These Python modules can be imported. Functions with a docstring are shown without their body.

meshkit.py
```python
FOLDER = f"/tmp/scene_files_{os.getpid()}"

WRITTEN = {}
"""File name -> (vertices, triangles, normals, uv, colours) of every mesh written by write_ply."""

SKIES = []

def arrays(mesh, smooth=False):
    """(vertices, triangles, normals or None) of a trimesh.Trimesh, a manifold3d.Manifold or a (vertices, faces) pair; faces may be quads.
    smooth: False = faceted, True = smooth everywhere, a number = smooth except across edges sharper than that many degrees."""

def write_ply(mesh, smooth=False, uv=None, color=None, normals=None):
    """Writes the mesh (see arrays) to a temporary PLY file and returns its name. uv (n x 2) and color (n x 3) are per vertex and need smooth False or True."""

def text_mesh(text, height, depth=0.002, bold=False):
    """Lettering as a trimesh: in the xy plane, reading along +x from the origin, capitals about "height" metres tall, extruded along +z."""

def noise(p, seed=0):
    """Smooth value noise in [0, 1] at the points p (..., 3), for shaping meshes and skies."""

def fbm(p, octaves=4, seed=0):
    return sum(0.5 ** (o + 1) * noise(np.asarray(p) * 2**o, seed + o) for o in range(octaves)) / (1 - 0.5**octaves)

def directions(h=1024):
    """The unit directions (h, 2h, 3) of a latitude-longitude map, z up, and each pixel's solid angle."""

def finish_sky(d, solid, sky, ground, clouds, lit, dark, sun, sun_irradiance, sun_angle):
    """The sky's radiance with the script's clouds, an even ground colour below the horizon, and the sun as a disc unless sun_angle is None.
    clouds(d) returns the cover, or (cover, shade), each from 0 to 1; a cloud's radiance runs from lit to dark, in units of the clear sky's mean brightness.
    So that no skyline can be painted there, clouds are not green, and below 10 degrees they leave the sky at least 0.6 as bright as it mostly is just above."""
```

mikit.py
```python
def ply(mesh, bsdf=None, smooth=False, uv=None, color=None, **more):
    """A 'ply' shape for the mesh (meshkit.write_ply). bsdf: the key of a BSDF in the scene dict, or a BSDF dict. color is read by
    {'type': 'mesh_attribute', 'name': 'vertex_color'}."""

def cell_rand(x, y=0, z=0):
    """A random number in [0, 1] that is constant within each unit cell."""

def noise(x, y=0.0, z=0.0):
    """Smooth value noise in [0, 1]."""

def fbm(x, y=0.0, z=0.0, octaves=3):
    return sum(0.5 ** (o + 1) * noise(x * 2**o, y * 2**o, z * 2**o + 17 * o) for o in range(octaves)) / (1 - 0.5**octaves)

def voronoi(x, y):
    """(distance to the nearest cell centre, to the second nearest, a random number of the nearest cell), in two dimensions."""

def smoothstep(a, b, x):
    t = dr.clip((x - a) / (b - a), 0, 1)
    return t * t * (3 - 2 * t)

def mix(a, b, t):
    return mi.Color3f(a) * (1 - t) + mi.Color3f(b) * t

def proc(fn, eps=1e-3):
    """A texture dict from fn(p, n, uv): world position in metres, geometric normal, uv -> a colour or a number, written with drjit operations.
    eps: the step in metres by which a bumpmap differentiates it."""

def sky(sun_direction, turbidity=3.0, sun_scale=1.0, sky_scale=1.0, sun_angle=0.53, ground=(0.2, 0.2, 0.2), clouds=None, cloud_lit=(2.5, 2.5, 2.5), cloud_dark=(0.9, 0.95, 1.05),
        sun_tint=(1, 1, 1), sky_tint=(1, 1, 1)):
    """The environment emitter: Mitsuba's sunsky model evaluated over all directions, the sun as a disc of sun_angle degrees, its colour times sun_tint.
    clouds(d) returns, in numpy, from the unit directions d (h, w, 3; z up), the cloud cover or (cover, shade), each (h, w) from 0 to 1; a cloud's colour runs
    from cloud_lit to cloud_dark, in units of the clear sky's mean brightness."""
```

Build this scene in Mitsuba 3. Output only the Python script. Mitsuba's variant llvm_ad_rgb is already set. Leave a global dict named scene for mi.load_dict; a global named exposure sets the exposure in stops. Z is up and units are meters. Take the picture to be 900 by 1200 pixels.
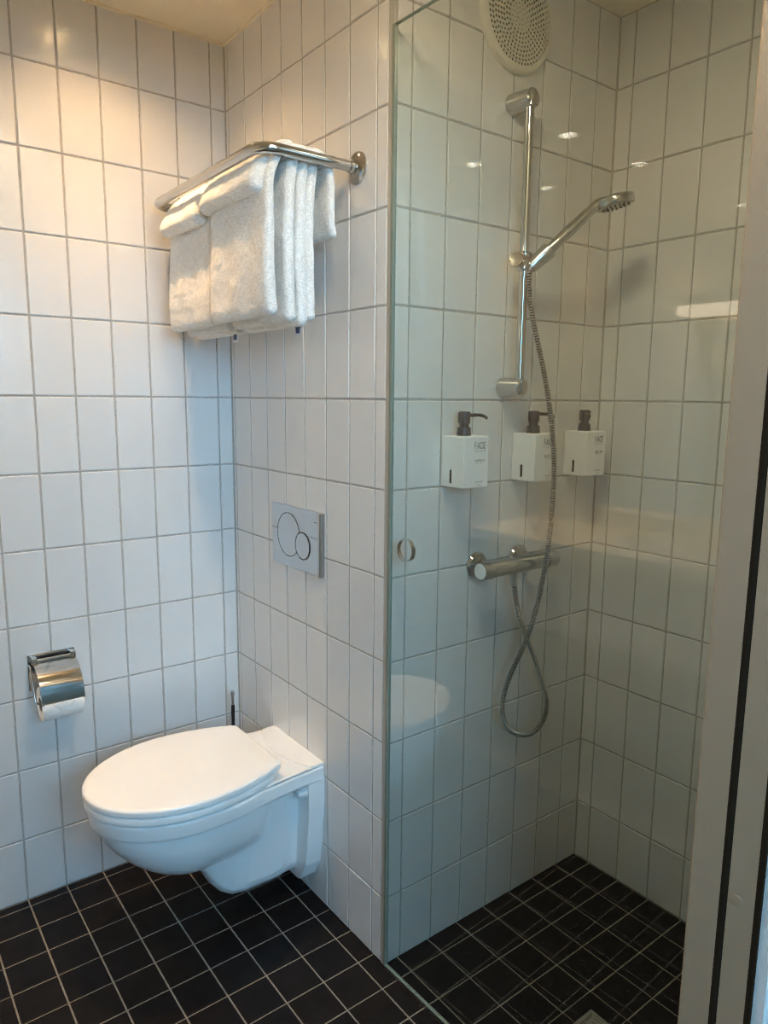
import math, numpy as np, trimesh, manifold3d as m3
import drjit as dr, mitsuba as mi, mikit, meshkit
from shapely.geometry import Polygon, Point, box as sbox
from shapely.ops import unary_union

T = mi.ScalarTransform4f
scene, labels = {"type": "scene"}, {}
rng = np.random.default_rng(7)

# ------------------------------------------------------------------ camera, light, exposure
CAM = np.array([-0.9644, -2.0198, 1.3851])
YAW, PITCH, ROLL, FPX = 0.9181, -0.1583, 0.0094, 841.77
_d = np.array([math.cos(PITCH) * math.cos(YAW), math.cos(PITCH) * math.sin(YAW), math.sin(PITCH)])
_r = np.cross(_d, [0, 0, 1]); _r /= np.linalg.norm(_r)
_u = np.cross(_r, _d)
_up = -math.sin(ROLL) * _r + math.cos(ROLL) * _u
scene["camera"] = {"type": "perspective", "fov_axis": "x", "fov": math.degrees(2 * math.atan(450 / FPX)), "near_clip": 0.01, "far_clip": 50.0,
                   "to_world": T().look_at(origin=CAM.tolist(), target=(CAM + _d).tolist(), up=_up.tolist())}
exposure = -0.24
WARM = (1.0, 0.61, 0.28)
SPOT = (1050.0, 3.0)    # the downlight above the toilet: radiance of its lamp, intensity of its narrow beam
SPOTS = (750.0, 5.0)   # the downlight over the vanity
LIGHT4 = 57.0   # the round ceiling light beside the shower door
DAY = np.array([0.30, 0.655, 1.0]) * 17.0   # overcast daylight in the window outside the doorway

# ------------------------------------------------------------------ sizes
H, Z0, W = 0.2, 1.3803, 0.1007
CEIL, YB, XR, YF, XJ = 2.355, -0.775, 0.739, -1.577, -0.10
XL = -1.595      # vanity wall
ZR = [0.0] + [Z0 + H * k for k in range(-6, 5)] + [CEIL]

# ------------------------------------------------------------------ materials
def mat(key, **d): scene[key] = d
def pr(key, color, rough, **more):
    scene[key] = {"type": "twosided", "bsdf": {"type": "principled", "base_color": {"type": "rgb", "value": list(color)} if not isinstance(color, dict) else color,
                  "roughness": rough, **more}}
pr("mat_tile_a", (.72, .707, .69), .24, specular=.5)
pr("mat_tile_b", (.705, .695, .678), .25, specular=.5)
pr("mat_tile_c", (.73, .72, .70), .24, specular=.5)
pr("mat_grout", mikit.proc(lambda p, n, uv: mikit.mix((.36, .345, .32), (.46, .445, .42), mikit.fbm(p.x * 60, p.y * 60, p.z * 60))), .9)
def black_tile(a, b):
    return mikit.proc(lambda p, n, uv: mikit.mix(a, b, mikit.fbm(p.x * 35, p.y * 35, 3.0)))
pr("mat_floor_a", black_tile((.004, .0035, .004), (.008, .0065, .007)), .48, specular=.16)
pr("mat_floor_b", black_tile((.005, .004, .004), (.010, .008, .008)), .52, specular=.16)
pr("mat_floor_grout", mikit.proc(lambda p, n, uv: mikit.mix((.19, .165, .14), (.27, .24, .205), mikit.fbm(p.x * 40, p.y * 40, 1.0))), .9)
pr("mat_silicone", (.42, .40, .36), .5)
pr("mat_silicone_black", (.02, .02, .02), .5)
pr("mat_ceiling", (.74, .67, .53), .85)
pr("mat_paint", (.55, .54, .51), .8)
pr("mat_wood_floor", mikit.proc(lambda p, n, uv: mikit.mix((.30, .20, .12), (.42, .29, .18), mikit.fbm(p.x * 6, p.y * 60, 0.0))), .5)
pr("mat_porcelain", (.86, .86, .85), .06, specular=.55)
pr("mat_seat", (.87, .865, .85), .16, specular=.5)
pr("mat_chrome", (.55, .545, .53), .09, metallic=1.0)
pr("mat_chrome_satin", (.60, .61, .62), .15, metallic=1.0)
pr("mat_steel", (.55, .54, .52), .32, metallic=1.0)
pr("mat_black", (.012, .012, .013), .35)
pr("mat_dark", (.02, .02, .02), .7)
pr("mat_bottle", (.84, .84, .83), .35)
pr("mat_ink", (.03, .03, .035), .6)
pr("mat_vent", (.70, .67, .58), .45)
pr("mat_jamb", (.38, .285, .195), .38, specular=.4)
pr("mat_casing", (.78, .78, .77), .5)
pr("mat_rubber", (.022, .015, .009), .9, specular=.05)
pr("mat_paper", mikit.proc(lambda p, n, uv: mikit.mix((.80, .79, .76), (.88, .87, .85), mikit.noise(p.x * 300, p.y * 300, p.z * 300))), .95)
pr("mat_card", (.42, .33, .24), .9)
pr("mat_glass_edge", (.20, .24, .20), .25, specular=.5)
scene["mat_terry"] = {"type": "twosided", "bsdf": {"type": "bumpmap", "scale": 1.0,
    "arbitrary": mikit.proc(lambda p, n, uv: 0.0016 * mikit.noise(p.x * 420, p.y * 420, p.z * 420) + 0.0006 * mikit.noise(p.x * 900, p.y * 900, p.z * 900), eps=4e-4),
    "bsdf": {"type": "principled", "base_color": mikit.proc(lambda p, n, uv: mikit.mix((.72, .71, .68), (.92, .91, .88), mikit.smoothstep(.25, .75, .6 * mikit.noise(p.x * 300, p.y * 300, p.z * 300) + .4 * mikit.noise(p.x * 620, p.y * 620, p.z * 620)))), "roughness": .95, "sheen": .4, "specular": .2}}}
pr("mat_reflector", (.30, .29, .27), .5)
pr("mat_alcove", (.16, .145, .125), .6)
pr("mat_label", (.80, .82, .86), .6)
pr("mat_label_print", (.06, .08, .16), .7)
pr("mat_counter", (.80, .77, .70), .15)
scene["mat_glass"] = {"type": "thindielectric", "int_ior": 1.56, "specular_transmittance": {"type": "rgb", "value": [.91, .98, .95]}}
scene["mat_mirror"] = {"type": "conductor", "material": "Ag"}

# ------------------------------------------------------------------ helpers
def obj(key, mesh, bsdf, smooth=False, label=None, cat=None, group=None, kind=None, to_world=None, **more):
    n, base = 0, key
    while key in scene: n += 1; key = f"{base}_{n:03d}"
    d = mesh if isinstance(mesh, dict) else mikit.ply(mesh, bsdf, smooth=smooth, **more)
    if to_world is not None: d = {**d, "to_world": to_world}
    scene[key] = d
    note(key, label, cat, group, kind)
    return key
def note(key, label=None, cat=None, group=None, kind=None):
    e = {k: v for k, v in (("label", label), ("category", cat), ("group", group), ("kind", kind)) if v}
    if e: labels[key] = {**labels.get(key, {}), **e}
def box(x0, x1, y0, y1, z0, z1):
    b = trimesh.creation.box((x1 - x0, y1 - y0, z1 - z0)); b.apply_translation(((x0 + x1) / 2, (y0 + y1) / 2, (z0 + z1) / 2)); return b
def cat(*m): return trimesh.util.concatenate(list(m))
def frame(axis, ref=None):
    z = np.asarray(axis, float); z /= np.linalg.norm(z)
    r = np.asarray(ref if ref is not None else ([0, 0, 1] if abs(z[2]) < .9 else [1, 0, 0]), float)
    x = np.cross(r, z); x /= np.linalg.norm(x)
    return x, np.cross(z, x), z
def place(mesh, pos, axis=(0, 0, 1), ref=None):
    m = mesh.copy(); x, y, z = frame(axis, ref); M = np.eye(4); M[:3, :3] = np.stack([x, y, z], 1); M[:3, 3] = pos; m.apply_transform(M); return m
def lathe(prof, n=40):
    """closed solid of revolution about z; prof = [(r, z), ...] from the axis to the axis"""
    P = np.array(prof, float); a = np.arange(n) * 2 * math.pi / n
    V = np.stack([P[:, None, 0] * np.cos(a), P[:, None, 0] * np.sin(a), np.repeat(P[:, 1:2], n, 1)], -1).reshape(-1, 3)
    F = []
    for i in range(len(P) - 1):
        for j in range(n):
            k = (j + 1) % n; q = (i * n + j, i * n + k, (i + 1) * n + k, (i + 1) * n + j)
            F += [(q[0], q[1], q[2]), (q[0], q[2], q[3])]
    m = trimesh.Trimesh(V, F, process=True); m.update_faces(m.nondegenerate_faces()); m.fix_normals()
    return m
def rod(r, h, ch=None, n=32):
    c = min(r, h) * .15 if ch is None else ch
    return lathe([(0, 0), (r - c, 0), (r, c), (r, h - c), (r - c, h), (0, h)], n)
def smooth_path(P, n):
    from scipy.interpolate import CubicSpline
    P = np.asarray(P, float); t = np.r_[0, np.cumsum(np.linalg.norm(np.diff(P, axis=0), axis=1) ** .5)]
    q = CubicSpline(t, P)(np.linspace(0, t[-1], 4000)); s = np.r_[0, np.cumsum(np.linalg.norm(np.diff(q, axis=0), axis=1))]
    u = np.linspace(0, s[-1], n); return np.stack([np.interp(u, s, q[:, k]) for k in range(3)], 1)
def tube(path, r, n=16, caps=True):
    P = np.asarray(path, float); R = np.broadcast_to(r, len(P)); t = np.gradient(P, axis=0); t /= np.linalg.norm(t, axis=1, keepdims=True)
    x = frame(t[0])[0]; V = []; a = np.arange(n) * 2 * math.pi / n
    for p, d, rr in zip(P, t, R):
        x = x - d * (x @ d); x /= np.linalg.norm(x); y = np.cross(d, x)
        V.append(p + rr * (np.cos(a)[:, None] * x + np.sin(a)[:, None] * y))
    return loft(V, caps)
def loft(rings, caps=True):
    n, m = len(rings[0]), len(rings); V = np.concatenate(rings); F = []
    j = np.arange(n); k = (j + 1) % n
    for i in range(m - 1):
        F += [np.stack([i * n + j, i * n + k, (i + 1) * n + k], 1), np.stack([i * n + j, (i + 1) * n + k, (i + 1) * n + j], 1)]
    if caps:
        V = np.vstack([V, rings[0].mean(0), rings[-1].mean(0)]); c0, c1 = len(V) - 2, len(V) - 1
        F += [np.stack([k, j, j * 0 + c0], 1), np.stack([(m - 1) * n + j, (m - 1) * n + k, j * 0 + c1], 1)]
    M = trimesh.Trimesh(V, np.vstack(F), process=False); M.fix_normals(); return M
def rounded_box(x0, x1, y0, y1, z0, z1, r=.004, seg=4):
    s = m3.Manifold.sphere(r, 4 * seg)
    pts = [s.translate((x, y, z)) for x in (x0 + r, x1 - r) for y in (y0 + r, y1 - r) for z in (z0 + r, z1 - r)]
    return tri(m3.Manifold.batch_hull(pts))
def tri(m):
    q = m.to_mesh(); return trimesh.Trimesh(q.vert_properties[:, :3], q.tri_verts, process=True)
def man(t):
    t = t.copy(); t.merge_vertices()
    return m3.Manifold(m3.Mesh(np.asarray(t.vertices, np.float32), np.asarray(t.faces, np.uint32)))
def extrude(poly, h): return trimesh.creation.extrude_polygon(poly, h, engine="earcut")
def corner_path(pts, r, n=10):
    """a polyline with its inner corners rounded by radius r"""
    pts = [np.asarray(p, float) for p in pts]; out = [pts[0]]
    for a, b, c in zip(pts, pts[1:], pts[2:]):
        u, v = (a - b) / np.linalg.norm(a - b), (c - b) / np.linalg.norm(c - b); p, q = b + u * r, b + v * r; o = b + (u + v) * r
        for s in np.linspace(0, math.pi / 2, n): out.append(o - v * r * math.cos(s) - u * r * math.sin(s))
    out.append(pts[-1]); return np.array(out)

# ------------------------------------------------------------------ tiles
_tiles = {}
def tile_mesh(w, h, th, bev):
    k = (round(w, 4), round(h, 4), th, bev)
    if k not in _tiles:
        a, b = w / 2, h / 2; bv = min(bev, a * .4)
        def ring(e, z): return [[-a + e, -b + e, z], [a - e, -b + e, z], [a - e, b - e, z], [-a + e, b - e, z]]
        V = np.array(ring(0, -th) + ring(0, -bv) + ring(bv * .3, -bv * .3) + ring(bv, 0)); F = []
        for i in range(3):
            for j in range(4):
                q = (4 * i + j, 4 * i + (j + 1) % 4, 4 * i + 4 + (j + 1) % 4, 4 * i + 4 + j); F += [(q[0], q[1], q[2]), (q[0], q[2], q[3])]
        F += [(12, 13, 14), (12, 14, 15), (0, 2, 1), (0, 3, 2)]
        _tiles[k] = trimesh.Trimesh(V, F, process=False)
    return _tiles[k]
_ply = {}
def tiles(holder, origin, U, V, us, vs, mats, joint=.0046, th=.0026, bev=.0016, tilt=.0022, skip=None):
    O, U, V = np.array(origin, float), np.array(U, float), np.array(V, float); N = np.cross(U, V); n = 0
    for i in range(len(us) - 1):
        for j in range(len(vs) - 1):
            u0, u1, v0, v1 = us[i] + joint / 2, us[i + 1] - joint / 2, vs[j] + joint / 2, vs[j + 1] - joint / 2
            if u1 - u0 < .004 or v1 - v0 < .004 or (skip and skip(us[i], us[i + 1], vs[j], vs[j + 1])): continue
            k = (round(u1 - u0, 4), round(v1 - v0, 4), th, bev, mats[rng.integers(len(mats))])
            if k not in _ply: _ply[k] = mikit.ply(tile_mesh(k[0], k[1], th, bev), k[-1])
            ax, ay = rng.normal(0, tilt, 2) * min(1, .05 / max(k[1], .05) * 3); lift = rng.normal(0, .00015)
            Nt = N + ax * U + ay * V; Nt /= np.linalg.norm(Nt); Ut = U - Nt * (U @ Nt); Ut /= np.linalg.norm(Ut); Vt = np.cross(Nt, Ut)
            M = np.eye(4); M[:3, 0], M[:3, 1], M[:3, 2], M[:3, 3] = Ut, Vt, Nt, O + U * (u0 + u1) / 2 + V * (v0 + v1) / 2 + N * lift
            obj(f"{holder}__tile", _ply[k], None, to_world=T(M)); n += 1
    return n
WM = ["mat_tile_a", "mat_tile_b", "mat_tile_c"]
G = .002     # how far the grout lies behind the tile faces
def steps(first, stop):
    out = [0.0]; k = 0
    while first + k * W < stop - .004: out.append(first + k * W); k += 1
    return out + [stop]

obj("wall_left", box(XL, .05, G, .05, 0, CEIL), "mat_grout", label="white tiled wall behind the toilet with the paper holder on it", cat="wall", kind="structure")
us = steps(.0447, -XL); tiles("wall_left", (0, 0, 0), (1, 0, 0), (0, 0, 1), sorted(-u for u in us), ZR, WM)
obj("wall_center", cat(box(G, .05, YB + .05, G, 0, CEIL), box(G, .0083, -.7605, YB + .05, 0, CEIL)), "mat_grout", label="white tiled wall that carries the toilet, flush plate and towel rack", cat="wall", kind="structure")
us = steps(.0163, .760); us[0] = .0015
tiles("wall_center", (0, 0, 0), (0, -1, 0), (0, 0, 1), us, ZR, WM)
obj("wall_back", box(.0085, XR + .05, YB + G, YB + .05, 0, CEIL), "mat_grout", label="white tiled shower wall behind the shower rail and soap dispensers", cat="wall", kind="structure")
us = steps(.0512, XR - .0015); us[0] = .010; tiles("wall_back", (0, YB, 0), (1, 0, 0), (0, 0, 1), us, ZR, WM)
obj("wall_right", box(XR + G, XR + .05, YF - .05, YB + G, 0, CEIL), "mat_grout", label="bare white tiled wall at the far side of the shower", cat="wall", kind="structure")
us = steps(.0468, -YF + YB); tiles("wall_right", (XR, YB, 0), (0, -1, 0), (0, 0, 1), us, ZR, WM)
# door wall (its shower side is tiled in the same module), wall by the vanity, alcove
obj("wall_front", cat(box(XJ + .0, XR, YF - .045, YF, 0, CEIL), box(XL, -1.02, YF - .045, YF, 0, CEIL), box(-1.02, XJ, YF - .045, YF, 2.0, CEIL)), "mat_paint",
    label="thin wall around the bathroom doorway", cat="wall", kind="structure")
obj("wall_vanity", box(XL - .05, XL, YF - .045, .05, 0, CEIL), "mat_tile_b", label="pale wall behind the washbasin and its mirror", cat="wall", kind="structure")
# corner sealant and the end trim of the toilet wall
qx = np.linspace(0, math.pi / 2, 5)
def fillet(x, y, sx, sy, r): return extrude(Polygon([(x, y)] + [(x + sx * r * (1 - math.sin(a)), y + sy * r * (1 - math.cos(a))) for a in qx]), CEIL)
obj("trim_1", fillet(.002, .002, -1, -1, .0065), "mat_silicone", kind="structure", label="grey sealant bead in the corner behind the toilet", cat="sealant")
obj("trim_2", fillet(XR + .002, YB + .002, -1, -1, .0075), "mat_silicone", kind="structure", label="grey brown sealant bead in the shower corner", cat="sealant")
obj("trim_3", extrude(Polygon([(.0005, -.7605), (.0005, -.7690), (.0025, -.7735), (.0084, -.7750), (.0084, -.7605)]), CEIL), "mat_silicone", kind="structure",
    label="beige end trim of the toilet wall beside the glass", cat="trim")

# ceiling with round cut-outs for the downlights
LAMPS = [(-.385, -.257), (-1.34, -.24), (-.36, -1.34)]
cp = sbox(XL - .05, YF - .045, XR + .05, .05)
for (x, y), r in zip(LAMPS[:2], (.036, .036)): cp = cp.difference(Point(x, y).buffer(r, 24))
cm = extrude(cp, .06); cm.apply_translation((0, 0, CEIL)); obj("ceiling", cm, "mat_ceiling", label="plain off white ceiling", cat="ceiling", kind="structure")
obj("trim_4", cat(box(-.91, 0, -.007, 0, CEIL - .006, CEIL), box(-.007, 0, -.762, -.007, CEIL - .006, CEIL)), "mat_ceiling", kind="structure", label="pale sealant line between the ceiling and the tiles", cat="sealant")
def downlight(x, y, rad, label, deep=.029, size=1.0, tint=WARM):
    q = lambda prof: [(r * size if r > .002 else r, z) for r, z in prof]
    k = obj("downlight", place(lathe(q([(.034, 0), (.047, 0), (.047, -.003), (.040, -.004), (.034, -.002), (.034, 0)]), 40), (x, y, CEIL)), "mat_chrome_satin", 40, label=label, cat="ceiling light")
    obj(k + "__housing", place(lathe(q([(.034, 0), (.0355, 0), (.0355, .045), (.001, .045), (.001, .043), (.034, .043), (.034, 0)]), 40), (x, y, CEIL)), "mat_reflector", 40)
    lamp = trimesh.creation.cylinder(.024 * size, .014, sections=32); lamp.apply_translation((x, y, CEIL + deep + .0075))
    disc = trimesh.creation.cylinder(.022 * size, .001, sections=32); disc.apply_translation((x, y, CEIL + deep))
    obj(k + "__lamp_body", lamp, "mat_steel", 40)
    obj(k + "__lamp", disc, "mat_paint", emitter={"type": "area", "radiance": {"type": "rgb", "value": [float(rad[0] * c) for c in tint]}})
    if rad[1] > 0:
        scene[k + "_beam"] = {"type": "spot", "cutoff_angle": 33.0, "beam_width": 10.0, "intensity": {"type": "rgb", "value": [float(rad[1] * c) for c in tint]},
                              "to_world": T().look_at(origin=[x, y, CEIL + deep - .002], target=[x, y, 0.0], up=[1, 0, 0])}
downlight(*LAMPS[0], SPOT, "recessed downlight in the ceiling above the toilet")
downlight(*LAMPS[1], SPOTS, "recessed downlight in the ceiling above the washbasin counter")

k = obj("ceiling_light", place(lathe([(.001, 0), (.150, 0), (.150, .018), (.146, .022), (.139, .022), (.137, .018), (.001, .018), (.001, 0)], 64), (*LAMPS[2], CEIL), (0, 0, -1)), "mat_casing", 30, label="round flat ceiling light beside the shower door", cat="ceiling light")
obj(k + "__diffuser", place(rod(.136, .003, .001, 64), (*LAMPS[2], CEIL - .018), (0, 0, -1)), "mat_paint", emitter={"type": "area", "radiance": {"type": "rgb", "value": [LIGHT4 * c for c in (1.0, .80, .54)]}})

# ------------------------------------------------------------------ floor
FX = [-.0447 + W * k for k in range(-9, 1)]; FX = [-1.0] + [x for x in FX if x > -.99]
FXS = [.0445 + W * k for k in range(0, 7)]
FY = [-.0285 - .1 * k for k in range(0, 16)]
DR = (.153, .303, -1.313, -1.163)
obj("floor", cat(box(XL, XR + .05, YF - .045, .05, -.08, -G), box(XL, XR + .05, YF - .045, YF - .04, -.08, -G)), "mat_floor_grout", kind="structure", label="black floor of small square tiles with pale joints", cat="floor")
fv = sorted([0.0] + FY + [YF]); FM = ["mat_floor_a", "mat_floor_b"]
hit = lambda a, b, c, d: a < DR[1] and b > DR[0] and c < DR[3] and d > DR[2]
fu = FX + FXS + [XR]
n0 = tiles("floor", (0, 0, 0), (1, 0, 0), (0, 1, 0), fu, fv, FM, joint=.0042, tilt=.003, skip=lambda a, b, c, d: hit(a, b, c, d) or (a < XJ and d < -1.58) or (a > -.01 and c > YB - .01) or (a >= -.05 and a < .01 and d > YB + .001 and False))
for a, b in zip(fu, fu[1:]):          # tiles cut around the drain
    for c, d in zip(fv, fv[1:]):
        if hit(a, b, c, d):
            g = sbox(a + .002, c + .002, b - .002, d - .002).difference(sbox(DR[0] - .002, DR[2] - .002, DR[1] + .002, DR[3] + .002))
            for q in getattr(g, "geoms", [g]):
                if q.area > 2e-4:
                    e = extrude(q, .0026); e.apply_translation((0, 0, -.0026)); obj("floor__tile", e, "mat_floor_a")
far = [sbox(a + .002, c + .002, b - .002, d - .002) for a, b in zip(np.arange(XL, -1.0, .1)[:-1], np.arange(XL, -1.0, .1)[1:]) for c, d in zip(np.arange(YF, .03, .1)[:-1], np.arange(YF, .03, .1)[1:])]
obj("floor__tile_field", cat(*[box(*np.array(q.bounds)[[0, 2, 1, 3]], -.0026, 0) for q in far]), "mat_floor_a", kind="stuff", label="black floor tiles before the washbasin")

# floor drain
def square_ring(x0, x1, y0, y1, w, z0, z1):
    m = extrude(sbox(x0, y0, x1, y1).difference(sbox(x0 + w, y0 + w, x1 - w, y1 - w)), z1 - z0); m.apply_translation((0, 0, z0)); return m
k = obj("floor_drain", cat(square_ring(*DR, .008, -.012, .0015), square_ring(DR[0] + .008, DR[1] - .008, DR[2] + .008, DR[3] - .008, .004, -.012, -.002)), "mat_steel", label="square steel floor drain in the black shower floor", cat="drain")
gp = sbox(DR[0] + .014, DR[2] + .014, DR[1] - .014, DR[3] - .014)
cx, cy = (DR[0] + DR[1]) / 2, (DR[2] + DR[3]) / 2
for i in range(-4, 5):
    for j in range(-4, 5):
        if abs(i) + abs(j) > 0: gp = gp.difference(sbox(cx + i * .0125 - .003, cy + j * .0125 - .004, cx + i * .0125 + .003, cy + j * .0125 + .004))
gm = extrude(gp, .003); gm.apply_translation((0, 0, -.004)); obj(k + "__grate", gm, "mat_steel")
obj(k + "__pan", box(DR[0] + .002, DR[1] - .002, DR[2] + .002, DR[3] - .002, -.05, -.012), "mat_dark")

# ------------------------------------------------------------------ glass shower door
GY0, GY1, GZ0, GZ1 = -.777, -1.571, .006, 2.121
k = "shower_door"
SWING = T().translate([0, GY0, 0]) @ T().rotate([0, 0, 1], 1.8) @ T().translate([0, -GY0, 0])   # not quite shut
ring_y, ring_z = -.836, 1.058
pane = sbox(-GY0 + .008, GZ0 + .003, -GY1, GZ1 - .0015).difference(Point(-ring_y, ring_z).buffer(.0245, 24))
pv, pf = trimesh.creation.triangulate_polygon(pane, engine="earcut")
pm = trimesh.Trimesh(np.stack([np.zeros(len(pv)), -pv[:, 0], pv[:, 1]], 1), pf, process=False)
obj(k + "__pane", pm, "mat_glass", label="clear green tinted sheet of glass", to_world=SWING)
obj(k + "__edge", cat(box(-.004, .004, GY0 - .008, GY0, GZ0, GZ1), box(-.004, .004, GY1, GY0 - .008, GZ1 - .0015, GZ1), box(-.004, .004, GY1, GY0 - .008, GZ0, GZ0 + .003)), "mat_glass_edge", label="green grey polished edge of the glass", to_world=SWING)
obj(k + "__finger_ring", place(lathe([(.0238, -.0052), (.0252, -.0052), (.0252, .0052), (.0238, .0052), (.0234, .004), (.0234, -.004), (.0238, -.0052)], 48), (0, ring_y, ring_z), (1, 0, 0)), "mat_chrome", 30, label="chrome ring of the finger hole", to_world=SWING)
obj(k + "__hinge_profile", box(-.012, .012, GY1 - .004, GY1 + .004, .004, 2.13), "mat_chrome_satin", to_world=SWING)
obj(k + "__bottom_seal", box(-.004, .004, GY1, GY0 - .004, .0, GZ0), "mat_chrome_satin", label="bright sealing strip under the glass", to_world=SWING)
note(k, "frameless clear glass shower door with a round finger hole", "shower door")

# ------------------------------------------------------------------ doorway on the right
def jprism(poly, z1=2.0): return extrude(Polygon(poly), z1)
D = "door_1"
obj(D + "__jamb", jprism([(XJ, YF + .002), (XJ - .001, YF), (XJ - .001, -1.6165), (XJ + .008, -1.6165), (XJ + .008, -1.6265), (XJ, -1.6265), (XJ, -1.6605), (.03, -1.6605), (.03, YF + .002)]), "mat_jamb", label="beige lacquered door jamb")
obj(D + "__seal", jprism([(XJ - .0012, -1.6166), (XJ - .0012, -1.6220), (XJ + .0010, -1.6264), (XJ + .0079, -1.6264), (XJ + .0079, -1.6166)]), "mat_rubber", label="dark rubber seal in the groove of the jamb")
obj(D + "__plug_cap", place(lathe([(0, 0), (.0075, 0), (.0075, .0005), (.0065, .0009), (0, .0010)], 28), (XJ, -1.6385, .755), (-1, 0, 0)), "mat_jamb", 30, label="small round beige screw cap")
obj(D + "__rebate_strip", jprism([(XJ - .0005, -1.6606), (XJ - .0005, -1.6680), (.03, -1.6680), (.03, -1.6606)]), "mat_rubber", label="dark gap strip")
obj(D + "__casing", jprism([(XJ + .004, -1.668), (XJ + .004, -1.682), (.03, -1.682), (.03, -1.668)], 2.05), "mat_casing", label="pale casing on the daylight side")
obj(D + "__far_jamb", box(-1.06, -1.02, -1.66, YF, 0, 2.0), "mat_jamb"); obj(D + "__head", box(-1.06, .03, -1.66, YF - .0, 1.96, 2.0), "mat_jamb")
note(D, "beige door frame at the bathroom doorway", "door frame", kind="structure")

# ------------------------------------------------------------------ bedroom outside the door with its window (daylight)
BY = -3.6
obj("floor_bedroom", box(-3.6, 1.6, BY - .1, YF - .045, -.08, 0), "mat_wood_floor", kind="structure", label="wooden floor of the bedroom outside the bathroom", cat="floor")
obj("ceiling_bedroom", box(-3.6, 1.6, BY - .1, YF - .045, 2.5, 2.56), "mat_paint", kind="structure", label="white ceiling of the bedroom outside the bathroom", cat="ceiling")
WX0, WX1, WZ0, WZ1 = -1.85, -.05, 1.45, 2.45
obj("wall_bedroom_window", cat(box(-3.6, WX0, BY - .1, BY, 0, 2.5), box(WX1, 1.6, BY - .1, BY, 0, 2.5), box(WX0, WX1, BY - .1, BY, 0, WZ0), box(WX0, WX1, BY - .1, BY, WZ1, 2.5)), "mat_paint", kind="structure", label="bedroom wall with the window", cat="wall")
obj("wall_bedroom_side", cat(box(-3.65, -3.6, BY - .1, YF, 0, 2.5), box(1.6, 1.65, BY - .1, YF, 0, 2.5)), "mat_paint", kind="structure", label="side walls of the bedroom", cat="wall")
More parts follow.
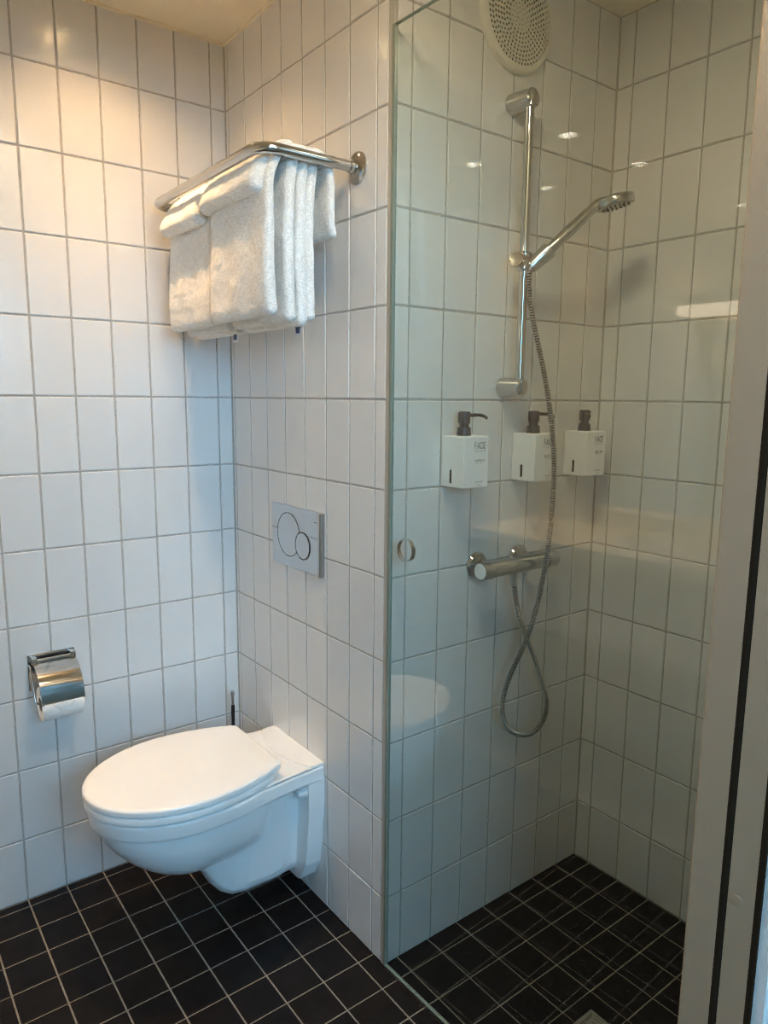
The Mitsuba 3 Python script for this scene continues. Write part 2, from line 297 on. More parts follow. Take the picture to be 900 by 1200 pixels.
obj("wall_bedroom_inner", cat(box(-3.6, XL - .05, YF - .045, YF, 0, 2.5), box(XR + .05, 1.6, YF - .045, YF, 0, 2.5), box(XL - .05, XR + .05, YF - .045, YF - .02, CEIL + .06, 2.5)), "mat_paint", kind="structure", label="bedroom wall beside the bathroom", cat="wall")
obj("window_1", cat(box(WX0, WX1, BY - .08, BY - .02, WZ0, WZ0 + .05), box(WX0, WX1, BY - .08, BY - .02, WZ1 - .05, WZ1), *[box(x, x + .05, BY - .08, BY - .02, WZ0 + .05, WZ1 - .05) for x in (WX0, (WX0 + WX1) / 2 - .025, WX1 - .05)]), "mat_casing", kind="structure", label="wide bedroom window letting in daylight", cat="window")
wp = trimesh.Trimesh([[WX0, BY - .06, WZ0], [WX1, BY - .06, WZ0], [WX1, BY - .06, WZ1], [WX0, BY - .06, WZ1]], [[0, 2, 1], [0, 3, 2]], process=False)
obj("window_1__pane", wp, "mat_paint", emitter={"type": "area", "radiance": {"type": "rgb", "value": DAY.tolist()}})

# ------------------------------------------------------------------ vanity opposite the glass (seen only as its reflection)
VX, VZ = -1.10, .87
cpoly = sbox(XL + .001, -1.40, VX, -.001); bc = (-1.395, -.75)
from shapely import affinity
basin_hole = affinity.scale(Point(bc).buffer(1, 32), .155, .20)
top = extrude(cpoly.difference(basin_hole), .045); top.apply_translation((0, 0, VZ - .045))
k = obj("vanity_counter", top, "mat_counter", label="pale washbasin counter mirrored in the shower glass", cat="counter")
a = np.arange(48) * 2 * math.pi / 48
rg = lambda s, z: np.stack([bc[0] + .155 * s * np.cos(a), bc[1] + .20 * s * np.sin(a), np.full(48, z)], 1)
obj(k + "__basin", loft([rg(1.10, VZ - .001), rg(1.09, VZ + .004), rg(1.02, VZ + .004), rg(.97, VZ - .01), rg(.85, VZ - .06), rg(.5, VZ - .10), rg(.1, VZ - .105)], False), "mat_porcelain", 40)
obj(k + "__backsplash", box(XL + .001, XL + .015, -1.40, -.001, VZ, VZ + .05), "mat_counter")
obj(k + "__front_panel", box(VX - .12, VX - .10, -1.39, -.002, .50, VZ - .045), "mat_casing")
obj("wall_mirror", box(XL, XL + .005, -1.38, -.02, VZ + .06, CEIL - .01), "mat_mirror", label="mirror above the washbasin counter", cat="mirror")
obj("wall_mirror_001", box(XL + .02, -.912, -.006, .001, 2.12, CEIL - .004), "mat_mirror", label="narrow mirror strip under the ceiling at the end of the washbasin counter", cat="mirror")
k = obj("mirror_lamp", rounded_box(XL + .005, XL + .07, -1.05, -.60, 1.722, 1.757, .006), "mat_chrome_satin", 40, label="lamp bar across the mirror above the washbasin", cat="lamp")
obj(k + "__diffuser", rounded_box(XL + .01, XL + .065, -1.04, -.61, 1.689, 1.724, .005), "mat_paint", 40, emitter={"type": "area", "radiance": {"type": "rgb", "value": [3.6, 2.9, 2.1]}})

# ------------------------------------------------------------------ toilet
TY = -.370
th_ = np.arange(128) * 2 * math.pi / 128
def egg(hw, tip, back, z, cx=-.34, nb=3.0, nf=2.0):
    c, s = np.cos(th_), np.sin(th_)
    nn = np.where(c > 0, nb, nf); rr = (np.abs(c) ** nn + np.abs(s) ** nn) ** (-1 / nn)
    return np.stack([cx + np.where(c > 0, (back - cx) * c, (cx - tip) * c) * rr, TY + hw * s * rr, np.full(128, z)], 1)
from scipy.interpolate import PchipInterpolator
_lv = np.array([(.3725, .162, -.5480, -.12, -.34), (.355, .1608, -.5455, -.12, -.34), (.330, .157, -.5365, -.12, -.34), (.295, .147, -.512, -.12, -.34), (.258, .128, -.476, -.12, -.34),
                (.228, .100, -.436, -.13, -.335), (.206, .065, -.398, -.15, -.32), (.196, .036, -.366, -.17, -.305), (.192, .012, -.335, -.22, -.295)])
_t = np.linspace(0, 1, len(_lv)); _f = PchipInterpolator(_t, _lv)
low = [egg(h, tp, bk, z, cx=c) for z, h, tp, bk, c in _f(np.linspace(0, 1, 36))]
bowl = loft([egg(.150, -.530, -.14, .4160), egg(.176, -.563, -.13, .4165), egg(.1795, -.5665, -.125, .4125), egg(.1785, -.566, -.12, .400), egg(.1750, -.5625, -.12, .3785), egg(.1725, -.5600, -.12, .3745), egg(.168, -.556, -.12, .3725),
             *low])
deck_p = Polygon([(.0, .139), (-.03, .140), (-.10, .145), (-.20, .158), (-.30, .1725), (-.30, -.1725), (-.20, -.158), (-.10, -.145), (-.03, -.140), (0, -.139)])
def deck_ring(off, z, n=160):
    g = deck_p.buffer(-off) if off > 0 else deck_p; L = g.exterior; return np.array([[*L.interpolate(t, normalized=True).coords[0], z] for t in np.arange(n) / n]) + [0, TY, 0]
deck = loft([deck_ring(.004, .372), deck_ring(0, .376), deck_ring(0, .412), deck_ring(.002, .417), deck_ring(.006, .4195)])
def useg(x, hw, hb, zt, zb, n=40):
    """U-shaped cross-section across y at x"""
    r = hb * .75; pts = [(-hw, zt)]
    for t in np.linspace(0, math.pi / 2, 9): pts.append((-hb + r - r * math.cos(t), zb + r - r * math.sin(t)))
    for t in np.linspace(math.pi / 2, 0, 9): pts.append((hb - r + r * math.cos(t), zb + r - r * math.sin(t)))
    pts.append((hw, zt)); L = Polygon(pts).exterior
    return np.array([[x, TY + q[0], q[1]] for q in (L.interpolate(t, normalized=True).coords[0] for t in np.arange(n) / n)])
ped = loft([useg(.0, .088, .070, .38, .070), useg(-.070, .088, .070, .38, .070), useg(-.100, .106, .081, .38, .070), useg(-.13, .110, .082, .38, .070), useg(-.20, .110, .078, .38, .069), useg(-.235, .108, .070, .38, .074), useg(-.262, .104, .062, .38, .092), useg(-.285, .098, .055, .38, .122), useg(-.31, .085, .046, .38, .175), useg(-.33, .06, .03, .37, .22)])
fl = Polygon([(-.1385, .40), (-.1385, .30), (-.128, .19), (-.116, .125), (-.085, .066), (.085, .066), (.116, .125), (.128, .19), (.1385, .30), (.1385, .40)]).buffer(-.02).buffer(.02, 8)
fm = extrude(fl, .050); fm.apply_transform(np.array([[0, 0, -1, 0], [1, 0, 0, TY], [0, 1, 0, 0], [0, 0, 0, 1.0]]))
arc = [(-.052 - .026 * math.cos(t * math.pi / 2), .118 * t) for t in np.linspace(-1, 1, 30)]
shelf = extrude(Polygon([(.0, -.136)] + [(-.040, -.136)] + arc + [(-.040, .136), (.0, .136)]).buffer(0), .0082); shelf.apply_translation((0, TY, .4140))
body = man(bowl) + man(deck) + man(ped) + man(fm) + man(shelf)
body = body.trim_by_plane((-1, 0, 0), 0.0005)
bt = tri(body.refine_to_length(.0045)); bt.merge_vertices()
trimesh.smoothing.filter_taubin(bt, lamb=.5, nu=.53, iterations=6)
obj("toilet", {**mikit.ply(bt, "mat_porcelain", smooth=True)}, None, label="white wall hung toilet with its lid closed", cat="toilet")
def lid_poly(hw, tip, back, hb, r=.014):
    c = -.34; p = [(c - (c - tip) * math.sin(t), hw * math.cos(t)) for t in np.linspace(math.pi / 2, 0, 40)]
    p += [(x, hw - (hw - hb) * ((x - c) / (back - c)) ** 2) for x in np.linspace(c, back, 24)[1:]]
    return Polygon(p + [(x, -y) for x, y in p[::-1]][:-1]).buffer(0).buffer(-r).buffer(r, 12)
def ring_of(poly, off, z, n=220):
    g = poly.buffer(-off, 12) if off else poly; L = g.exterior; c = np.array(L.coords); s0 = L.project(Point(-9, 0))
    return np.array([[*L.interpolate((s0 + t * L.length) % L.length).coords[0], z] for t in np.arange(n) / n]) + [0, TY, 0]
LP = lid_poly(.1865, -.5755, -.1250, .131); SP = lid_poly(.1845, -.5735, -.150, .140)
lid = [ring_of(LP, o, z) for o, z in ((.006, .4430), (.0015, .4438), (0, .4465), (0, .4555), (.0015, .4590), (.005, .4615), (.014, .4632), (.04, .4645), (.08, .4655), (.12, .4660))]
obj("toilet__lid", loft(lid), "mat_seat", 40, label="smooth closed lid")
obj("toilet__seat", loft([ring_of(SP, o, z) for o, z in ((.010, .4195), (.002, .4215), (0, .4250), (0, .4370), (.003, .4405), (.010, .4425))]), "mat_seat", 40, label="seat ring below the lid")
for s in (-1, 1):
    obj("toilet__hinge", rounded_box(-.168, -.128, TY + s * .085 - .022, TY + s * .085 + .022, .4185, .4450, .005), "mat_seat", 40)
obj("toilet__bolt_cap", place(lathe([(0, 0), (.0150, 0), (.0150, .004), (.0105, .024), (.0095, .027), (0, .027)], 28), (-.0480, -.490, .347), (-1, 0, 0)), "mat_porcelain", 35, label="small white bolt cap on the side")
obj("toilet__slot", box(-.152, -.148, TY - .1125, TY - .107, .353, .368), "mat_dark", label="tiny dark slot under the rim")
# toilet brush behind the toilet
k = obj("toilet_brush", tube([(-.0455, -.047, .06), (-.045, -.047, .466)], .0045, 12), "mat_chrome", 40, label="thin chrome toilet brush handle standing in the corner", cat="toilet brush")
obj(k + "__cap", place(lathe([(0, 0), (.0062, 0), (.0062, .012), (.004, .015), (0, .015)], 20), (-.045, -.047, .461)), "mat_chrome", 40)
obj(k + "__grip", tube([(-.0451, -.047, .35), (-.045, -.047, .43)], .0055, 12), "mat_black", 40)
obj(k + "__holder", place(lathe([(0, 0), (.042, 0), (.042, .30), (.039, .30), (.039, .01), (0, .01)], 32), (-.0455, -.0475, .001)), "mat_black", 40)
obj(k + "__bristles", place(rod(.033, .09), (-.0455, -.0475, .011)), "mat_dark", 40)

# ------------------------------------------------------------------ toilet paper
k = obj("toilet_paper_holder", rounded_box(-.609, -.490, -.0035, .001, .600, .700, .0017), "mat_chrome", 40, label="chrome toilet paper holder with a curved cover on the tiled wall", cat="paper holder")
cov = [(-.024, .684), (-.040, .679), (-.060, .670)] + [(-.062 - .0475 * math.sin(t) , .586 + .0535 * math.cos(t) + .03 * (1 - t / 1.72)) for t in np.linspace(.12, 1.72, 14)]
cov = np.array(cov); nn = np.gradient(cov, axis=0); nn = np.stack([-nn[:, 1], nn[:, 0]], 1); nn /= np.linalg.norm(nn, axis=1, keepdims=True)
cs = np.vstack([cov, (cov + nn * .0013)[::-1]])
obj(k + "__cover", loft([np.stack([np.full(len(cs), x), cs[:, 0], cs[:, 1]], 1) for x in (-.6005, -.495)]), "mat_chrome", 30, label="curved mirror polished cover")
obj(k + "__hinge_rod", tube([(-.598, -.024, .687), (-.498, -.024, .687)], .0052, 14), "mat_chrome", 40)
for x in (-.596, -.500): obj(k + "__hinge_block", rounded_box(x - .007, x + .007, -.030, -.002, .677, .697, .002), "mat_chrome", 40)
arm = corner_path([(-.606, -.003, .690), (-.606, -.030, .690), (-.606, -.075, .587), (-.490, -.075, .587)], .008)
obj(k + "__arm", tube(np.array([(-.607, -.003, .672), (-.607, -.024, .672), (-.607, -.040, .640), (-.607, -.062, .592), (-.603, -.066, .586), (-.59, -.066, .585), (-.55, -.066, .585), (-.488, -.066, .585)]), .0026, 10), "mat_chrome", 40, label="bent wire arm through the roll")
RZ, RYc, RR = .583, -.066, .045
roll = lathe([(.019, 0), (RR - .001, 0), (RR, .0015), (RR, .0985), (RR - .001, .1), (.019, .1), (.019, 0)], 64)
k = obj("toilet_paper_roll", place(roll, (-.597, RYc, RZ), (1, 0, 0)), "mat_paper", 30, label="white toilet paper roll hanging under the chrome cover", cat="toilet paper")
obj(k + "__core", place(lathe([(.0175, 0), (.0188, 0), (.0188, .0995), (.0175, .0995), (.0175, 0)], 40), (-.59695, RYc, RZ), (1, 0, 0)), "mat_card", 30)
tpts = []
for ang in np.linspace(-.1, .42, 7):
    rr_ = RR + .0012; w0 = max(.0, 1 - (ang + .1) / .52); tpts.append((RYc - rr_ * math.cos(ang), RZ + .006 - rr_ * math.sin(ang), w0))
V, F = [], []
for yy, zz, w0 in tpts:
    V += [(-.555 - .022 * w0, yy, zz), (-.541 + .024 * w0, yy, zz)]
for i in range(len(tpts) - 1): F += [(2 * i, 2 * i + 1, 2 * i + 3), (2 * i, 2 * i + 3, 2 * i + 2)]
fv_ = trimesh.Trimesh(V, F, process=False); back = fv_.copy(); back.vertices += [0, .0004, 0]; back.invert()
obj(k + "__folded_end", cat(fv_, back), "mat_paper", label="folded triangular paper end")

# ------------------------------------------------------------------ flush plate
FC = (-.384, 1.012)
k = obj("flush_plate", rounded_box(-.011, .0008, -.511, -.258, .9285, 1.0955, .003), "mat_chrome_satin", 40, label="silver dual flush plate above the toilet", cat="flush plate")
def pring(y, z, r, w=.0016, x=-.0112): return place(lathe([(r - w, -.0004), (r, -.0004), (r, .0007), (r - w, .0007), (r - w, -.0004)], 64), (x, y, z), (-1, 0, 0))
def pdisc(y, z, r, h=.0010): return place(lathe([(0, -.0005), (r, -.0005), (r, h * .5), (r - .001, h), (0, h * 1.15)], 64), (-.0110, y, z), (-1, 0, 0))
BC, SC = (-.349, 1.017, .060), (-.423, .9975, .037)
c = obj(k + "__button", pdisc(BC[0], BC[1], BC[2] - .0018), "mat_chrome_satin", 30, label="large round button"); obj(c + "__gap", pring(*BC), "mat_dark")
c = obj(k + "__button", pdisc(SC[0], SC[1], SC[2] - .0020, .0018), "mat_chrome_satin", 30, label="small round button"); obj(c + "__gap", pring(SC[0], SC[1], SC[2], .0022, -.0122), "mat_dark")
obj(k + "__joint_line", box(-.0116, -.0105, -.496, -.409, 1.0265, 1.0275), "mat_dark")
obj(k + "__joint_line", box(-.0116, -.0105, -.289, -.2605, 1.0265, 1.0275), "mat_dark")
obj(k + "__side_bar", rounded_box(-.0155, -.010, -.511, -.499, .9285, 1.0955, .0022), "mat_chrome", 40, label="raised chrome bar at the plate end")
obj(k + "__mark", box(-.0115, -.0105, -.493, -.479, 1.0675, 1.0690), "mat_ink")

# ------------------------------------------------------------------ towel rack
RK = 1.88
k = "towel_rack"
obj(k + "__rail", tube(corner_path([(.0, -.652, RK), (-.237, -.652, RK), (-.237, -.055, RK), (.0, -.055, RK)], .042), .0115, 20), "mat_chrome", 50, label="thick outer chrome rail")
for y in (-.652, -.055):
    obj(k + "__flange", place(lathe([(0, -.001), (.034, -.001), (.034, .003), (.031, .006), (.020, .009), (.014, .010), (.014, .024), (0, .024)], 40), (0, y, RK), (-1, 0, 0)), "mat_chrome", 30, label="round wall flange")
BARS = (-.084, -.172)
for x in BARS: obj(k + "__bar", tube([(x, -.648, RK - .006), (x, -.059, RK - .006)], .0060, 14), "mat_chrome", 50)
note(k, "chrome towel rack on the tiled wall above the toilet", "towel rack")

# ------------------------------------------------------------------ towels
def ribbon(profile, t, y0, y1, seed, amp=.0035, taper=.004, ny=120, step=.0042, flare=0.0):
    """a thick folded cloth: centre line in x-z, thickness t (number or per point), from y0 to y1, rounded along its rims, gently uneven"""
    P = smooth_path(np.array([(a, 0, b) for a, b in profile]), max(12, int(sum(math.dist(p, q) for p, q in zip(profile, profile[1:])) / step)))[:, [0, 2]]
    n = len(P); tg = np.gradient(P, axis=0); tg /= np.linalg.norm(tg, axis=1, keepdims=True); nr = np.stack([-tg[:, 1], tg[:, 0]], 1)
    hh = np.interp(np.linspace(0, 1, n), np.linspace(0, 1, len(np.atleast_1d(t))), np.atleast_1d(t)) / 2
    h0, h1 = hh[0], hh[-1]
    A, B = P + nr * hh[:, None], P - nr * hh[:, None]
    e1 = [P[-1] + nr[-1] * h1 * math.cos(s) + tg[-1] * h1 * math.sin(s) for s in np.linspace(0, math.pi, 8)[1:-1]]
    e0 = [P[0] - nr[0] * h0 * math.cos(s) - tg[0] * h0 * math.sin(s) for s in np.linspace(0, math.pi, 8)[1:-1]]
    ring2 = np.vstack([A, e1, B[::-1], e0]); c = np.vstack([P, np.repeat(P[-1:], 6, 0), P[::-1], np.repeat(P[:1], 6, 0)])
    rings = []
    for s in np.linspace(0, 1, ny):
        y = y0 + (y1 - y0) * s; d = min(s, 1 - s) * abs(y1 - y0); hmax = hh.max()
        q = 1.0 if d > hmax else max(.08, math.sqrt(max(0, 1 - (1 - d / hmax) ** 2)))
        pts = c + (ring2 - c) * q
        drop = np.clip((1.88 - c[:, 1]) / .33, 0, 1)
        yy = y + (s - .5) * flare * drop
        rings.append(np.stack([pts[:, 0], yy, pts[:, 1]], 1))
    V = np.array(rings)
    lo = meshkit.fbm(V * 9.0, 3, seed) - .5; hi = meshkit.fbm(V * 45.0, 3, seed + 5) - .5
    wave = np.sin(V[..., 1] * 55 + seed) * .0012 * np.clip((1.88 - V[..., 2]) / .2, 0, 1)
    fuzz = meshkit.noise(V * 260.0, seed + 9) - .5
    V[..., 0] += lo * amp * 2.2 + hi * amp * .7 + wave + fuzz * .0026
    V[..., 2] += (meshkit.fbm(V * 12.0, 3, seed + 11) - .5) * amp * 1.2 + (meshkit.noise(V * 260.0, seed + 19) - .5) * .0016
    V[..., 1] += (meshkit.fbm(V * 14.0 + 5, 3, seed + 21) - .5) * amp
    m = loft(list(V), False); R_ = len(ring2); idx = np.arange(R_); mate = np.concatenate([np.arange(2 * n + 5, n + 5, -1), idx[:0]])
    F = [m.faces]
    for r_, sg in ((0, 1), (ny - 1, -1)):
        a_ = r_ * R_ + np.arange(n); b_ = r_ * R_ + mate
        q = np.vstack([np.stack([a_[:-1], a_[1:], b_[1:]], 1), np.stack([a_[:-1], b_[1:], b_[:-1]], 1)])
        f1 = r_ * R_ + np.arange(n - 1, n + 7); q1 = np.array([[f1[0], f1[i], f1[i + 1]] for i in range(1, 7)])
        f0 = r_ * R_ + np.r_[np.arange(2 * n + 5, 2 * n + 12), 0]; q0 = np.array([[f0[0], f0[i], f0[i + 1]] for i in range(1, 7)])
        F += [np.vstack([q, q1, q0])[:, ::sg]]
    out = trimesh.Trimesh(m.vertices, np.vstack(F), process=False); out.fix_normals(); return out
def bath_towel(y0, y1, seed, label, dx=0.0):
    k = "bath_towel" if "bath_towel__front" not in scene else "bath_towel_001"
    top = RK + .020
    obj(k + "__front", ribbon([(-.203 + dx, 1.566), (-.205 + dx, 1.62), (-.203 + dx, 1.72), (-.200 + dx, 1.82), (-.194, 1.868), (-.174, top - .008), (-.12, top - .004), (-.085, top - .006), (-.064, 1.872), (-.060, 1.80), (-.055, 1.738)],
        [.027, .027, .025, .022, .020, .020, .020, .020, .018, .018, .018], y0, y1, seed, flare=.020), "mat_terry", True, label="folded outer layer that falls down the front")
    for i, (x, z, t_) in enumerate(((-.164, 1.556, .025), (-.136, 1.548, .024), (-.110, 1.560, .022))):
        obj(k + "__inner_fold", ribbon([(x + .001, z), (x - .001, 1.65), (x + .001, 1.76), (x + .012, 1.880)], t_, y0 + .003 + .003 * i, y1 - .003 - .004 * i, seed + 31 + 9 * i, flare=.010), "mat_terry", True)
    note(k, label, "towel"); return k
ka = bath_towel(-.347, -.092, 3, "white terry bath towel hanging at the corner end of the rack")
kb = bath_towel(-.643, -.373, 8, "white terry bath towel hanging at the flange end of the rack", dx=-.010)
def tag(k, x, y):
    c = obj(k + "__care_label", ribbon([(x, 1.553), (x - .002, 1.535), (x - .005, 1.519)], .0016, y - .014, y + .014, 2, amp=.0006, ny=8, step=.003), "mat_label", 60, label="small hanging care label")
    obj(c + "__print", box(x - .0065, x - .0045, y - .006, y + .008, 1.524, 1.538), "mat_label_print")
tag(ka, -.134, -.318); tag(kb, -.118, -.598)
def hand_towel(y0, y1, seed, label, dz=0.0):
    k = "hand_towel" if "hand_towel" not in scene else "hand_towel_001"
    obj(k, ribbon([(-.155, RK + .028), (-.180, RK + .014 + dz), (-.198, RK - .008 + dz), (-.216, RK - .036 + dz), (-.228, RK - .064 + dz)], [.018, .024, .034, .040, .038], y0, y1, seed, amp=.006), "mat_terry", True, label=label, cat="towel")
hand_towel(-.336, -.105, 61, "small white towel folded over the corner end bath towel", -.010)
hand_towel(-.628, -.352, 72, "small white towel folded over the flange end bath towel", .002)
obj("hand_towel_002", ribbon([(-.148, RK + .026), (-.115, RK + .036), (-.085, RK + .040), (-.055, RK + .030), (-.040, RK + .012)], [.018, .028, .030, .026, .016], -.560, -.38, 91, amp=.004), "mat_terry", True, label="small white towel lying rolled on top of the rack", cat="towel")

# ------------------------------------------------------------------ ventilation valve
VC = (.350, 2.236, .116)
poly = Point(0, 0).buffer(.104, 48)
holes = []
for i in range(1, 12):
    r = .0088 * i; nn_ = max(6, int(round(2 * math.pi * r / .0105))); hr = .0034 if i > 3 else .0024
    holes += [Point(r * math.cos(2 * math.pi * (j + .5 * (i % 2)) / nn_), r * math.sin(2 * math.pi * (j + .5 * (i % 2)) / nn_)).buffer(hr, 3) for j in range(nn_)]
plate = extrude(poly.difference(unary_union(holes)), .002)
k = obj("ventilation_valve", place(lathe([(.100, .0), (.116, .0), (.116, .006), (.112, .013), (.106, .016), (.102, .016), (.100, .012), (.100, 0)], 64), (VC[0], YB + .0002, VC[1]), (0, -1, 0)), "mat_vent", 30, label="round cream ventilation valve full of small holes high on the shower wall", cat="air vent")
obj(k + "__grille", place(plate, (VC[0], YB - .014, VC[1]), (0, -1, 0)), "mat_vent", label="perforated front disc")
obj(k + "__duct", place(rod(.099, .004), (VC[0], YB - .0002, VC[1]), (0, -1, 0)), "mat_dark")

# ------------------------------------------------------------------ shower rail, slider, hand shower, hose, mixer
RX, RY = .352, YB - .052
k = "shower_rail"
obj(k + "__tube", tube([(RX, RY, 1.405), (RX, RY, 2.05)], .0105, 20), "mat_chrome", 50, label="vertical chrome tube")
for z, s in ((2.053, 1), (1.412, -1)):
    m = tri(m3.Manifold.batch_hull([man(place(rod(.0235, .014, .002, 40), (RX - .004, YB + .0005, z), (0, -1, 0))), man(place(rod(.0205, .02, .003, 40), (RX, RY + .008, z), (0, -1, 0)))]))
    m2 = lathe([(0, -.016), (.0135, -.016), (.0135, .010), (.0105, .018), (.005, .0215), (0, .022)], 32)
    if s < 0: m2.apply_transform(np.diag([1, 1, -1, 1.0])); m2.invert()
    obj(k + "__bracket", cat(m, place(m2, (RX, RY - .004, z), (0, 0, 1))), "mat_chrome", 35, label="rounded wall bracket")
SZ = 1.700
obj(k + "__slider", cat(place(rod(.0175, .042, .003), (RX, RY, SZ - .021)), place(rod(.0150, .060, .002), (RX - .030, RY - .004, SZ), (1, 0, 0))), "mat_chrome", 35, label="sliding holder")
obj(k + "__slider__knob", place(lathe([(0, 0), (.0165, 0), (.0175, .003), (.0175, .016), (.015, .019), (0, .0195)], 36), (RX - .026, RY - .004, SZ), (-.8, -.45, 0)), "mat_chrome", 35, label="round locking knob")
note(k, "vertical chrome shower rail on the tiled shower wall", "shower rail")
P0, P1 = np.array([RX + .012, RY - .014, SZ - .010]), np.array([.474, -.925, 1.822]); hd = (P1 - P0) / np.linalg.norm(P1 - P0); L = np.linalg.norm(P1 - P0)
obj("shower_rail__cone_holder", place(lathe([(0, 0), (.0150, 0), (.0170, .02), (.0195, .055), (.0180, .058), (.0150, .058), (0, .05)], 32), P0 - hd * .004, hd), "mat_chrome_satin", 35, label="tapered holder for the hand shower")
k = "hand_shower"
obj(k + "__handle", place(lathe([(0, .03), (.0120, .03), (.0125, .08), (.0132, L * .6), (.0120, L - .02), (.0105, L), (0, L + .004)], 28), P0, hd), "mat_chrome", 40, label="chrome handle")
fn = np.array([.20, -.15, -1.0]); fn /= np.linalg.norm(fn)
fwd = hd - fn * (hd @ fn); fwd /= np.linalg.norm(fwd)
hc = P1 + fwd * .047 + np.array([0, 0, .004])
obj(k + "__head", place(lathe([(0, -.010), (.030, -.009), (.041, -.005), (.0435, .001), (.0435, .011), (.042, .014), (.0395, .0145), (.039, .013), (0, .013)], 48), hc, fn), "mat_chrome", 30, label="flat round chrome shower head")
obj(k + "__head__spray_plate", place(lathe([(0, .0125), (.0388, .0125), (.0388, .0142), (.036, .0152), (0, .0155)], 40), hc, fn), "mat_steel", 30, label="grey spray plate")
x_, y_, _z = frame(fn); nz = []
for r, c in ((.010, 6), (.020, 12), (.030, 18)):
    for j in range(c): nz.append(place(rod(.0016, .0025, .0003, 8), hc + fn * .0152 + x_ * r * math.cos(2 * math.pi * j / c) + y_ * r * math.sin(2 * math.pi * j / c), fn))
obj(k + "__head__nozzles", cat(*nz), "mat_black", kind="stuff")
obj(k + "__neck", tube(np.array([P1 - hd * .014, P1, P1 + hd * .008 + fwd * .006, P1 + fwd * .022 + hd * .004]), [.0112, .0115, .0125, .0150], 16), "mat_chrome", 50)
note(k, "chrome hand shower resting in the slider of the rail", "hand shower")
HP = [(.350, 1.690), (.352, 1.644), (.368, 1.578), (.405, 1.481), (.440, 1.380), (.468, 1.253), (.473, 1.145), (.465, 1.024), (.448, .926), (.415, .819), (.375, .747), (.336, .689), (.315, .625), (.331, .564), (.374, .528), (.421, .514), (.466, .527), (.487, .573), (.466, .645), (.420, .738), (.377, .815), (.355, .874), (.343, .920), (.338, .950)]
hy = np.interp(np.arange(len(HP)), [0, 2, 5, 7, 9, 14, 19, 23], [-.842, -.846, -.872, -.880, -.862, -.828, -.836, -.835])
# the control points were taken at one depth; slide each along its own sight line to its true depth
HQ = []
for (x, z), y in zip(HP, hy):
    q = np.array([x, -.845, z]); v = q - CAM; HQ.append(CAM + v * ((y - CAM[1]) / v[1]))
HQ[0] = P0 - hd * .006 + np.array([0, 0, .0])
hp = smooth_path(HQ, 2600)
hlen = np.linalg.norm(np.diff(hp, axis=0), axis=1).sum(); sarc = np.linspace(0, hlen, 2600)
k = obj("shower_hose", tube(hp, .0052 + .0020 * np.clip(.35 + np.sin(sarc * 2 * math.pi / .0062), 0, 1) ** .5, 12), "mat_chrome", 60, label="flexible ribbed metal hose looping below the mixer", cat="shower hose")
obj(k + "__core", tube(hp[::4], .0058, 10), "mat_dark", 60, label="dark gaps between the metal ribs")
obj(k + "__end_nut", place(rod(.0085, .026, .0015, 24), HQ[-1] + np.array([0, 0, -.020])), "mat_chrome", 35)
obj(k + "__end_cone", place(lathe([(0, 0), (.0078, 0), (.0098, .022), (0, .022)], 24), P0 - hd * .014, hd), "mat_chrome", 35)
MX0, MX1, MY, MZ = .232, .500, YB - .060, .977
k = "shower_mixer"
obj(k + "__body", place(lathe([(0, 0), (.0195, 0), (.0205, .0015), (.0205, MX1 - MX0 - .079), (.0195, MX1 - MX0 - .078), (0, MX1 - MX0 - .078)], 40), (MX0 + .038, MY, MZ), (1, 0, 0)), "mat_chrome", 35, label="horizontal chrome mixer tube")
obj(k + "__flow_handle", place(lathe([(0, 0), (.0205, 0), (.0225, .003), (.0225, .034), (.0205, .0365), (0, .0365)], 40), (MX0, MY, MZ), (1, 0, 0)), "mat_chrome", 35, label="end handle with a pale cap")
obj(k + "__temperature_handle", place(lathe([(0, 0), (.0205, 0), (.0228, .003), (.0228, .035), (.0205, .0385), (0, .0385)], 40), (MX1 - .038, MY, MZ), (1, 0, 0)), "mat_chrome", 35, label="round temperature handle")
obj(k + "__flow_handle__end_cap", place(rod(.0185, .002, .0005, 36), (MX0 + .0005, MY, MZ), (-1, 0, 0)), "mat_bottle", 35, label="pale round end cap")
obj(k + "__safety_stop", place(rod(.005, .008, .001, 18), (MX1 - .030, MY - .004, MZ + .0215)), "mat_chrome", 35)
for x in (.276, .426):
    obj(k + "__flange", place(lathe([(0, -.0005), (.033, -.0005), (.033, .004), (.029, .010), (.018, .014), (.015, .015), (.015, .045), (0, .045)], 40), (x, YB, MZ), (0, -1, 0)), "mat_chrome", 30, label="round wall flange")
obj(k + "__outlet", place(rod(.0095, .016, .001, 24), (HQ[-1][0], MY, MZ - .034)), "mat_chrome", 35)
note(k, "horizontal chrome shower mixer under the soap dispensers", "shower mixer")

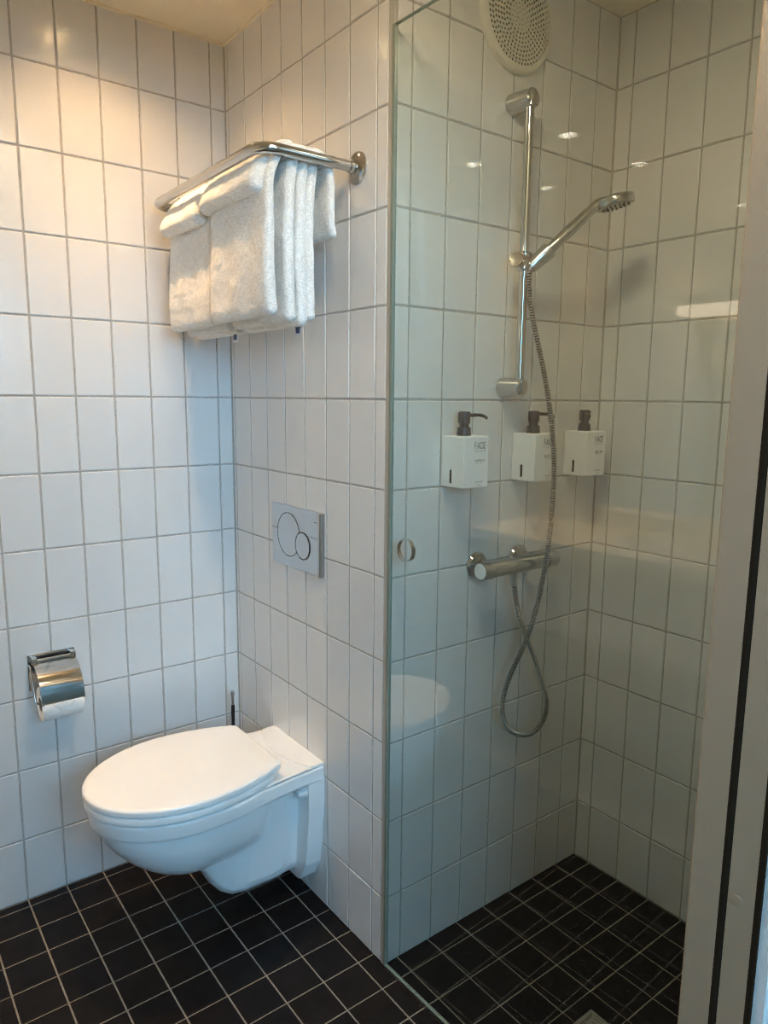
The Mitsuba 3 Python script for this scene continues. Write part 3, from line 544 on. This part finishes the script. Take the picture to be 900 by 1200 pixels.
# ------------------------------------------------------------------ soap dispensers
def text_on(text, h, x0, y, z, width=None, bold=False):
    m = meshkit.text_mesh(text, h, .0004, bold); m.apply_translation(-m.bounds[0])
    if width: m.apply_scale([width / m.extents[0], 1, 1])
    m.apply_transform(np.array([[1, 0, 0, x0], [0, 0, -1, y], [0, 1, 0, z], [0, 0, 0, 1.0]])); return m
def dispenser(x0, words, ang, label, zt=1.3005):
    k = obj("soap_dispenser", rounded_box(x0, x0 + .080, YB - .0775, YB - .003, zt - .1175, zt, .0030), "mat_bottle", 40, label=label, cat="soap dispenser", group="soap dispensers on the shower wall")
    obj(k + "__wall_bracket", box(x0 + .01, x0 + .07, YB - .006, YB + .001, zt - .11, zt - .01), "mat_casing")
    obj(k + "__level_window", rounded_box(x0 - .0006, x0 + .003, YB - .0400, YB - .0335, zt - .1085, zt - .0765, .0028), "mat_dark", 40, label="dark slot in the side")
    c = np.array([x0 + .036, YB - .0385, zt])
    obj(k + "__pump_collar", place(lathe([(0, -.001), (.0165, -.001), (.0165, .002), (.0158, .017), (.0145, .019), (0, .019)], 28), c), "mat_black", 35, label="black ribbed pump collar")
    obj(k + "__pump_neck", place(rod(.0110, .014, .001, 24), c + [0, 0, .016]), "mat_black", 35)
    obj(k + "__pump_head", place(lathe([(0, 0), (.0130, 0), (.0142, .003), (.0142, .024), (.0125, .027), (0, .028)], 28), c + [0, 0, .0275]), "mat_black", 35, label="black pump head")
    dx = np.array([math.cos(ang), math.sin(ang), 0])
    obj(k + "__pump_head__nozzle", tube(smooth_path([c + dx * .008 + [0, 0, .0455], c + dx * .030 + [0, 0, .0470], c + dx * .050 + [0, 0, .0450], c + dx * .060 + [0, 0, .0385]], 16), np.linspace(.0045, .0034, 16), 12), "mat_black", 50, label="thin bent black nozzle")
    yf = YB - .0774; xa = x0 + .0335
    t = [text_on("FACE", .0150, xa, yf, zt - .0285, .034)]
    t += [text_on("STOCKHOLM", .0018, xa, yf, zt - .0345, .034), text_on(words[0], .0034, xa + .001, yf, zt - .0560, .033), text_on(words[1], .0018, xa + .004, yf, zt - .0610, .028)]
    t += [text_on("MADE IN SWEDEN", .0016, xa + .004, yf, zt - .1045, .024), text_on("500 ML", .0016, xa + .009, yf, zt - .1115, .014)]
    for m in t: obj(k + "__lettering", m, "mat_ink", label="small black printed lettering")
dispenser(.1505, ("SHOWER GEL", "hair & body"), -.25, "white soap dispenser nearest the edge of the glass door", 1.3000)
dispenser(.3880, ("SHAMPOO", "all hair types"), -.25, "white soap dispenser behind the shower hose")
dispenser(.5900, ("CONDITIONER", "all hair types"), -2.3, "white soap dispenser beside the shower corner", 1.3025)
